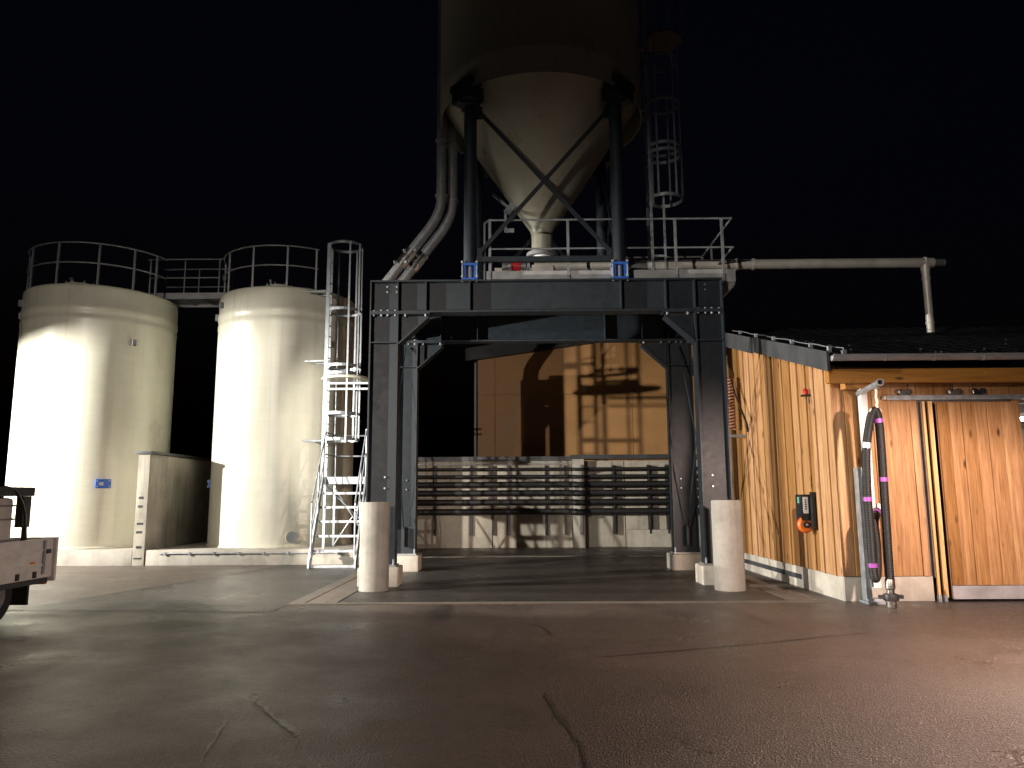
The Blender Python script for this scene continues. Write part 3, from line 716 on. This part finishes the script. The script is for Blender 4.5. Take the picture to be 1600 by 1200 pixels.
# eave beam, gutter, verge, roof
MB().box(WX-.16, 13, EY+.12, EY+.26, 3.20, 3.405).build('eave_beam', 'larch_beam', sh, bevel=.006)
MB().box(WX+.35, 13, EY+.262, WY-.03, 3.33, 3.36).build('soffit', 'larch_beam', sh)
MB().box(WX+.14, WX+.5, EY+.27, WY-.03, 3.13, 3.325).build('rafter_end', 'larch_beam', sh, bevel=.005)
rf = MB().prism([(EY+.1, rz(EY+.1)-.09), (YR, rz(YR)-.09), (YR, rz(YR)-.002), (EY, rz(EY)-.002), (EY, rz(EY)-.06)], 'X', WX-.18, 13.2).build('roof', 'roof', sh)
MB().prism([(YR+.002, rz(YR)-.09), (20.6, rz(YR)-.09-(20.6-YR)*RS), (20.6, rz(YR)-(20.6-YR)*RS), (YR+.002, rz(YR)-.002)], 'X', WX-.18, 13.2).build('roof', 'roof', sh)
xx = WX-.1
while xx < 13.1:
    MB().prism([(EY-.01, rz(EY-.01)), (YR, rz(YR)), (YR, rz(YR)+.03), (EY-.01, rz(EY-.01)+.03)], 'X', xx, xx+.035).build('roof_rib', 'roof', rf)
    xx += .333
m = MB()
for k in range(34):
    x_ = WX+.15+random.random()*8; y_ = EY+.1+random.choice((.05, .55, .6, 1.4, 1.5, 2.6, 3.8)); m.lathe([(.016, 0), (.016, .02), (.004, .026)], (x_, y_, rz(y_)+.005), 6, cap1=True)
m.build('roof_screws', 'galv', rf, kind='stuff')
gt = MB()
gp = [(.075*math.cos(rad(a)), .075*math.sin(rad(a))) for a in range(180, 361, 20)]
for p, q in zip(gp[:-1], gp[1:]):
    gt.v += [(WX-.16, EY-.03+p[0], 3.575+p[1]), (13, EY-.03+p[0], 3.575+p[1]), (13, EY-.03+q[0], 3.575+q[1]), (WX-.16, EY-.03+q[0], 3.575+q[1])]
    b = len(gt.v); gt.f.append((b-4, b-3, b-2, b-1))
gt.tube([(WX-.16, EY-.105, 3.58), (13, EY-.105, 3.58)], .012, 8)
gt.prism([(EY-.03+a, 3.575+b) for a, b in gp], 'X', WX-.163, WX-.158)
go = gt.build('gutter', 'gutter', sh)
for k in range(9):
    x_ = WX+.62+k*.72
    bb = MB()
    pts = [(x_, EY-.03+.079*math.cos(rad(a)), 3.575+.079*math.sin(rad(a))) for a in range(180, 361, 20)]
    for p, q in zip(pts[:-1], pts[1:]): bb.bar(p, q, .025, .004, (0, .3, 1))
    bb.build('gutter_bracket', 'galv', go)
def verge(ya_, yb_, dz, dx):
    return MB().prism([(ya_, rz(ya_)+.05), (yb_, rz(yb_)+.05), (yb_, rz(yb_)-.25-dz), (ya_, rz(ya_)-.25-dz)], 'X', WX-.22-dx, WX-.185-dx).build('verge_board', 'fascia', sh)
verge(EY+.0, 14.6, 0, 0); verge(14.45, YR, .02, .038)
MB().prism([(EY+.3, rz(EY+.3)-.24), (YR, rz(YR)-.24), (YR, rz(YR)-.10), (EY+.3, rz(EY+.3)-.10)], 'X', WX-.184, WX-.06).build('verge_soffit', 'larch', sh)
lc = thing('lightning_conductor', 'thin metal conductor wire on clips along the shed roof edge', 'wire', (WX-.12, 13, 4))
P = [(WX-.10, y_, rz(y_)+.10+.01*math.sin(y_*5)) for y_ in [11.35+k*.35 for k in range(16)]]
P = [(WX+.03, EY-.02, 3.60), (WX+.03, EY-.01, rz(11.05)+.09)] + [(WX-.02, 11.2, rz(11.2)+.10)]+P
MB().tube(P, .008, 6).build('wire', 'galv', lc)
for y_ in (11.2, 11.9, 12.7, 13.6, 14.6, 15.6): MB().box(WX-.125, WX-.075, y_-.03, y_+.03, rz(y_)+.0, rz(y_)+.115).build('clip', 'galv', lc)
MB().box(WX+.0, WX+.06, EY-.05, EY+.01, 3.56, 3.66).build('clip', 'galv', lc)
# sliding door
dr = MB().box(6.32, 7.49, WY-.075, WY-.055, .05, 2.93).build('sliding_door', 'larch', sh)
x = 6.32; k = 0
for w in (.17, .19, .20, .18, .215, .215):
    MB().box(x+.003, x+w-.003, WY-.10-(.0 if k % 2 else .006), WY-.0755, .235, 2.925).build('plank', 'larch', dr, bevel=.004); x += w; k += 1
MB().box(6.315, 7.50, WY-.112, WY-.0755, .04, .228).build('kick_plate', 'gutter', dr)
ra = MB().box(5.56, 8.9, WY-.15, WY-.075, 2.965, 3.03).box(5.56, 8.9, WY-.155, WY-.1501, 2.96, 2.985).build('door_rail', 'galv', sh)
MB().box(5.52, 5.557, WY-.14, WY-.06, 2.97, 3.025).build('rail_stop', 'rope', ra)
for x_ in (5.86, 6.62, 6.98):
    h = MB().tube([(x_-.06, WY-.11, 3.09), (x_-.06, WY-.08, 3.09)], .05, 16).tube([(x_+.06, WY-.11, 3.09), (x_+.06, WY-.08, 3.09)], .05, 16).box(x_-.09, x_+.09, WY-.124, WY-.112, 3.02, 3.10).build('hanger', 'stainless', ra)
MB().box(5.0, 8.8, WY-.05, WY-.0265, 3.375, 3.40).build('dark_batten', 'shelf', sh)  # thin dark strip just above the front boards
# battens leaning by the door
for (x_, zb, lab) in ((6.115, .03, 'pale wooden batten by the sliding door, nearer the hose'), (6.20, .03, 'pale wooden batten by the sliding door, nearer the door boards')):
    bt = thing('door_batten', lab, 'batten', (x_, WY-.1, 0), 'battens beside the sliding door')
    MB().box(x_-.018, x_+.018, WY-.12, WY-.085, .10, 2.94).build('strip', 'batten', bt, bevel=.003)
    MB().box(x_-.022, x_+.022, WY-.125, WY-.08, .0, .099).build('metal_shoe', 'galv', bt)
MB().box(6.225, 6.285, WY-.045, WY-.0, .05, 2.95).build('door_jamb', 'batten', sh, bevel=.003)
# open bay beyond the door with shelves and a strip lamp
MB().box(7.6, 9.6, 13.4, 13.45, 0, 3.3).build('inner_wall', 'concrete_pale', sh)
MB().box(7.64, 9.0, WY+.14, 13.39, -.01, .02).build('threshold', 'concrete', sh)
sf = thing('storage_shelf', 'loaded dark shelf inside the open doorway past the sliding door', 'shelf', (8.2, 12.8, 0))
for z in (.5, 1.1, 1.7, 2.3): MB().box(7.8, 8.9, 12.6, 13.2, z, z+.04).build('board', 'shelf', sf)
for x_ in (7.78, 8.92):
    for y_ in (12.58, 13.22): MB().box(x_-.02, x_+.02, y_-.02, y_+.02, .021, 2.5).build('post', 'galv_dull', sf)
for k, (x_, z, mt_) in enumerate(((7.95, 1.14, 'blue'), (8.3, 1.14, 'white_plastic'), (8.65, 1.74, 'dark_paint'), (8.0, 1.74, 'black_plastic'), (8.4, .54, 'blue'))):
    cn = MB().lathe([(.12, 0), (.13, .02), (.13, .26), (.05, .31), (.05, .35)], (x_, 12.85, z), 16, cap0=True, cap1=True).build('canister', mt_)
    setp(cn, ('blue canister at the post side of the middle shelf', 'white canister on the middle shelf', 'dark grey canister on the upper shelf', 'black canister on the upper shelf near the door post', 'blue canister on the lowest shelf')[k], 'canister', 'canisters on the shelf')
tl = thing('strip_lamp', 'lit strip lamp inside the open doorway past the sliding door', 'lamp', (8.0, 11.9, 2.7))
MB().box(7.7, 8.7, 11.85, 11.95, 2.74, 2.80).build('housing', 'white_plastic', tl)
MB().tube([(7.72, 11.9, 2.71), (8.68, 11.9, 2.71)], .025, 10).build('tube', 'tube_light', tl)

# ------------------------------------------------------------------ filling hose with its post at the shed
po = thing('hose_post', 'bright galvanised post with a swing arm at the shed corner, carrying the hose', 'post', (5.17, 11.33, 0))
MB().box(5.115, 5.215, 11.24, 11.27, .22, 3.12).box(5.15, 5.18, 11.27, 11.42, .22, 3.12).build('post', 'white_plastic', po, bevel=.004)
MB().box(5.02, 5.10, 11.30, 11.45, .06, 1.95).box(5.03, 5.24, 11.29, 11.46, .03, .06).build('guard_channel', 'galv', po)
MB().box(4.98, 5.26, 11.20, 11.47, -.01, .03).build('base_plate', 'galv', po)
ar = MB().tube([(5.14, 11.36, 3.06), (5.08, 10.55, 3.11)], .042, 16, cap=False).tube([(5.14, 11.36, 3.06), (5.08, 10.55, 3.11)], .034, 16, cap=False).build('swing_arm', 'galv', po)
MB().lathe([(.034, -.02), (.052, -.02), (.052, .01), (.034, .01)], (5.08, 10.545, 3.11), 20, axis='Y').build('collar', 'galv', ar)
MB().tube(arc(5.08, 10.62, 3.04, .03, 0, 360, 12), .008, 6).build('hook', 'galv', ar)
rp = thing('hanging_rope', 'pale rope holding the hose up to the swing arm', 'rope', (5.19, 10.65, 2.66))
MB().tube([(5.075+.006*math.sin(k*1.7), 10.66, 3.03-k*.038) for k in range(8)], .019, 8).build('rope', 'rope', rp)
MB().tube([(5.06+.085*math.cos(rad(a)), 10.69+.02*math.cos(rad(a)), 2.72+.045*math.sin(rad(a))) for a in range(0, 360, 30)], .014, 6, closed=True).build('sling', 'rope', rp)
hs = thing('filling_hose', 'thick black filling hose hanging in a loop with purple bands and a steel coupling', 'hose', (5.2, 10.8, 0))
HP = [(5.24, 11.32, 1.30), (5.16, 11.1, 1.30), (5.03, 10.92, 1.15), (5.015, 10.87, .85), (4.985, 10.83, .55), (4.945, 10.81, .40), (4.905, 10.79, .50), (4.895, 10.77, 1.05), (4.885, 10.75, 1.6), (4.90, 10.72, 2.15), (4.96, 10.70, 2.52), (5.01, 10.69, 2.68), (5.06, 10.69, 2.73), (5.09, 10.69, 2.62), (5.105, 10.70, 2.35), (5.11, 10.73, 1.5), (5.115, 10.76, .8), (5.12, 10.78, .36)]
HS = smoothpts(HP, 10)
MB().tube(HS, .058, 16).build('hose_body', 'hose', hs)
for k in (12, 62, 78, 132, 147):
    k = min(k, len(HS)-2); a = Vector(HS[k]); d = (Vector(HS[k+1])-a).normalized(); MB().tube([a-d*.03, a+d*.03], .0605, 16, cap=False).build('band', 'purple', hs)
a = Vector(HS[92]); d = (Vector(HS[93])-a).normalized(); MB().tube([a-d*.04, a+d*.04], .066, 16).build('clamp', 'galv', hs)
cp = MB().lathe([(.062, .40), (.066, .38), (.066, .27), (.052, .25), (.052, .19), (.070, .17), (.070, .02), (.062, .005)], (5.12, 10.785, 0), 24, cap0=True, cap1=True).build('coupling', 'stainless', hs)
MB().lathe([(.072, .20), (.10, .19), (.105, .15), (.10, .11), (.072, .10)], (5.12, 10.785, 0), 24).build('locking_ring', 'dark_paint', cp)
for s in (-1, 1): MB().box(5.12+s*.13-.035, 5.12+s*.13+.035, 10.76, 10.81, .13, .18).build('lever', 'dark_paint', cp)
vl = thing('wall_valve', 'brass coloured valve and pale box behind the hanging hose', 'valve', (5.3, 11.4, 1.1))
MB().box(5.30, 5.44, 11.36, 11.474, 1.28, 1.42).build('box', 'white_plastic', vl, bevel=.006)
MB().tube([(5.24, 11.474, 1.30), (5.24, 11.28, 1.30)], .05, 16).tube([(5.30, 11.40, 1.05), (5.30, 11.40, 1.27)], .03, 12).build('body', 'coil_red', vl)
MB().tube([(5.24, 11.36, 1.15), (5.24, 11.36, 1.26)], .02, 10).build('stem', 'galv', vl)

# ------------------------------------------------------------------ fittings on the shed side wall
wx = WX-.035
tm = thing('wall_terminal', 'black wall box with a white label and orange plug drum on the shed side', 'socket box', (wx, 12.5, 1.1))
MB().box(wx-.20, wx, 12.37, 12.62, 1.14, 1.56).build('housing', 'black_plastic', tm, bevel=.012)
MB().box(wx-.06, wx, 12.27, 12.368, 1.0, 1.60).build('back_panel', 'black_plastic', tm, bevel=.01)
lb = MB().box(wx-.17, wx-.09, 12.362, 12.3695, 1.26, 1.52).build('label_plate', 'white_plastic', tm)
m = MB()
for k in range(5): m.box(wx-.145, wx-.115, 12.360, 12.3618, 1.32+k*.035, 1.34+k*.035)
m.build('print', 'black_plastic', lb, kind='stuff')
MB().box(wx-.204, wx-.2005, 12.44, 12.52, 1.42, 1.52).build('green_plate', 'green_plastic', tm)
pd = MB().lathe([(.02, -.06), (.10, -.06), (.13, -.03), (.13, .03), (.10, .06), (.02, .06)], (wx-.13, 12.44, 1.08), 32, axis='Y', cap0=True, cap1=True).build('plug_drum', 'orange', tm)
MB().lathe([(.055, -.09), (.055, -.055)], (wx-.13, 12.44, 1.08), 20, axis='Y', cap0=True, cap1=True).build('hub', 'black_plastic', pd)
MB().lathe([(.132, -.012), (.136, -.012), (.136, .012), (.132, .012)], (wx-.13, 12.44, 1.08), 32, axis='Y').build('groove', 'red', pd)
MB().lathe([(.018, -.10), (.022, -.088)], (wx-.13, 12.44, 1.08), 12, axis='Y', cap0=True, cap1=True).build('screw', 'galv', pd)
rl = thing('beacon_lamp', 'small red beacon high on the shed side wall', 'beacon', (wx, 12.25, 3.15))
MB().lathe([(.042, 0), (.042, .07), (.028, .095), (.005, .105)], (wx-.06, 12.25, 3.17), 20, cap0=True, cap1=True).build('dome', 'red', rl)
MB().box(wx-.12, wx+.01, 12.19, 12.31, 3.14, 3.169).build('bracket', 'black_plastic', rl)
MB().tube([(wx-.03, 12.2, 3.14), (wx-.03, 12.2, 3.02)], .012, 8).build('cable', 'black_plastic', rl)
co = thing('coiled_cable', 'coiled spring cable hanging on the shed wall next to the gantry column', 'cable', (wx-.2, 16.1, 2.6))
MB().tube([(wx-.20+.085*math.cos(k*.7), 16.1+.085*math.sin(k*.7), 2.95+k*.0075) for k in range(150)], .016, 6).build('coil', 'coil_red', co)
MB().tube(smoothpts([(wx-.20, 16.0, 4.05), (wx-.16, 15.8, 3.6), (wx-.12, 15.3, 3.0), (wx-.14, 15.2, 2.82)], 6), .02, 8).build('cable', 'black_plastic', co)
MB().bar((wx+.02, 15.85, 2.78), (wx-.32, 15.85, 2.78), .06, .06).build('bracket_arm', 'galv', co)

# ------------------------------------------------------------------ parked truck with load
tr = thing('parked_truck', 'pale flatbed truck parked by the tanks, its rear end in view', 'truck', (-7.5, 8.5, 0))
tx0, tx1 = -8.45, -6.52
MB().box(tx0+.05, tx1-.03, 7.2, 10.66, .56, .64).build('bed_floor', 'dark_paint', tr)
for x_ in (tx0, tx1): MB().box(x_-.025, x_+.025, 7.2, 10.68, .50, 1.02).build('side_panel', 'truck_white', tr, bevel=.006)
for x_ in (tx1+.027,):
    for z in (.66, .86): MB().box(x_-.001, x_+.012, 7.25, 10.6, z, z+.03).build('panel_rib', 'truck_white', tr)
    MB().box(x_-.001, x_+.02, 10.45, 10.50, .55, 1.0).build('latch_post', 'galv_dull', tr)
    for yy in (9.4, 9.95, 10.3): MB().box(x_-.001, x_+.018, yy-.03, yy+.03, .515, .60).build('hinge', 'dark_paint', tr)
    MB().box(x_-.001, x_+.028, 10.52, 10.60, .82, .88).build('latch', 'dark_paint', tr)
    MB().box(x_-.001, x_+.008, 10.2, 10.29, .70, .73).build('reflector', 'orange', tr)
    MB().box(x_-.04, x_+.004, 7.3, 10.6, .43, .495).build('underrun_bar', 'dark_paint', tr)
MB().box(tx0+.03, tx1+.06, 10.69, 10.74, .44, 1.03).build('tailgate', 'truck_white', tr, bevel=.006)
MB().box(tx1-.3, tx1-.02, 10.60, 10.68, .40, .49).build('rear_light', 'red', tr, bevel=.01)
MB().box(tx1-.28, tx1+.02, 10.2, 10.24, .18, .55).build('mud_flap', 'tyre', tr)
MB().box(tx0+.3, tx1-.3, 4.4, 10.5, .42, .55).build('chassis', 'dark_paint', tr)
for y_ in (9.72, 5.6):
    for x_ in (tx0+.18, tx1-.18):
        w = MB().lathe([(.20, -.11), (.31, -.115), (.345, -.09), (.345, .09), (.31, .115), (.20, .11)], (x_, y_, .345), 40, axis='X').build('wheel', 'tyre', tr)
        MB().lathe([(.03, -.07), (.17, -.05), (.205, -.10), (.205, .10), (.17, .05), (.03, .07)], (x_, y_, .345), 32, axis='X', cap0=True, cap1=True).build('rim', 'galv_dull', w)
cbm = MB().prism([(4.3, .45), (7.1, .45), (7.1, 2.05), (5.5, 2.1), (4.9, 1.25), (4.3, 1.15)], 'X', tx0, tx1).build('cab', 'truck_white', tr, bevel=.03)
MB().box(tx1+.001, tx1+.012, 5.65, 6.85, 1.3, 1.95).build('side_window', 'black_plastic', cbm)
MB().bar((tx0+.5, 10.74, .75), (tx1-.5, 10.74, .75), .006, .11).build('number_plate', 'white_plastic', tr)
ld = thing('strapped_load', 'pale crate load with a dark frame strapped on the truck bed', 'load', (-7.2, 9.8, .645))
MB().box(-8.2, -6.85, 9.25, 10.32, .78, 1.58).build('crate_body', 'ibc', ld, bevel=.06)
MB().box(-8.25, -6.80, 9.2, 10.38, .645, .775).build('pallet', 'shelf', ld)
MB().box(-8.25, -6.70, 9.15, 10.5, 1.60, 1.72).build('top_frame', 'dark_paint', ld)
for y_ in (9.2, 9.75, 10.46): MB().box(-6.80, -6.76, y_-.03, y_+.03, .78, 1.598).build('frame_post', 'dark_paint' if y_ > 10 else 'galv_dull', ld)
for z in (1.0, 1.28, 1.46): MB().box(-6.845, -6.825, 9.2, 10.42, z, z+.025).build('frame_bar', 'galv_dull', ld)
MB().box(-6.82, -6.72, 10.30, 10.48, 1.18, 1.599).build('corner_box', 'dark_paint', ld, bevel=.01)
MB().tube(smoothpts([(-6.72, 9.9, 1.72), (-6.70, 10.1, 1.66), (-6.68, 10.28, 1.4), (-6.66, 10.33, 1.0), (-6.6, 10.36, .8)], 6), .018, 8).build('strap', 'black_plastic', ld)
MB().bar((-6.74, 9.52, 1.72), (-6.60, 9.54, 1.03), .05, .008).build('strap', 'dark_paint', ld)
MB().box(-6.84, -6.815, 9.3, 9.5, .95, 1.5).build('label_sheet', 'white_plastic', ld)
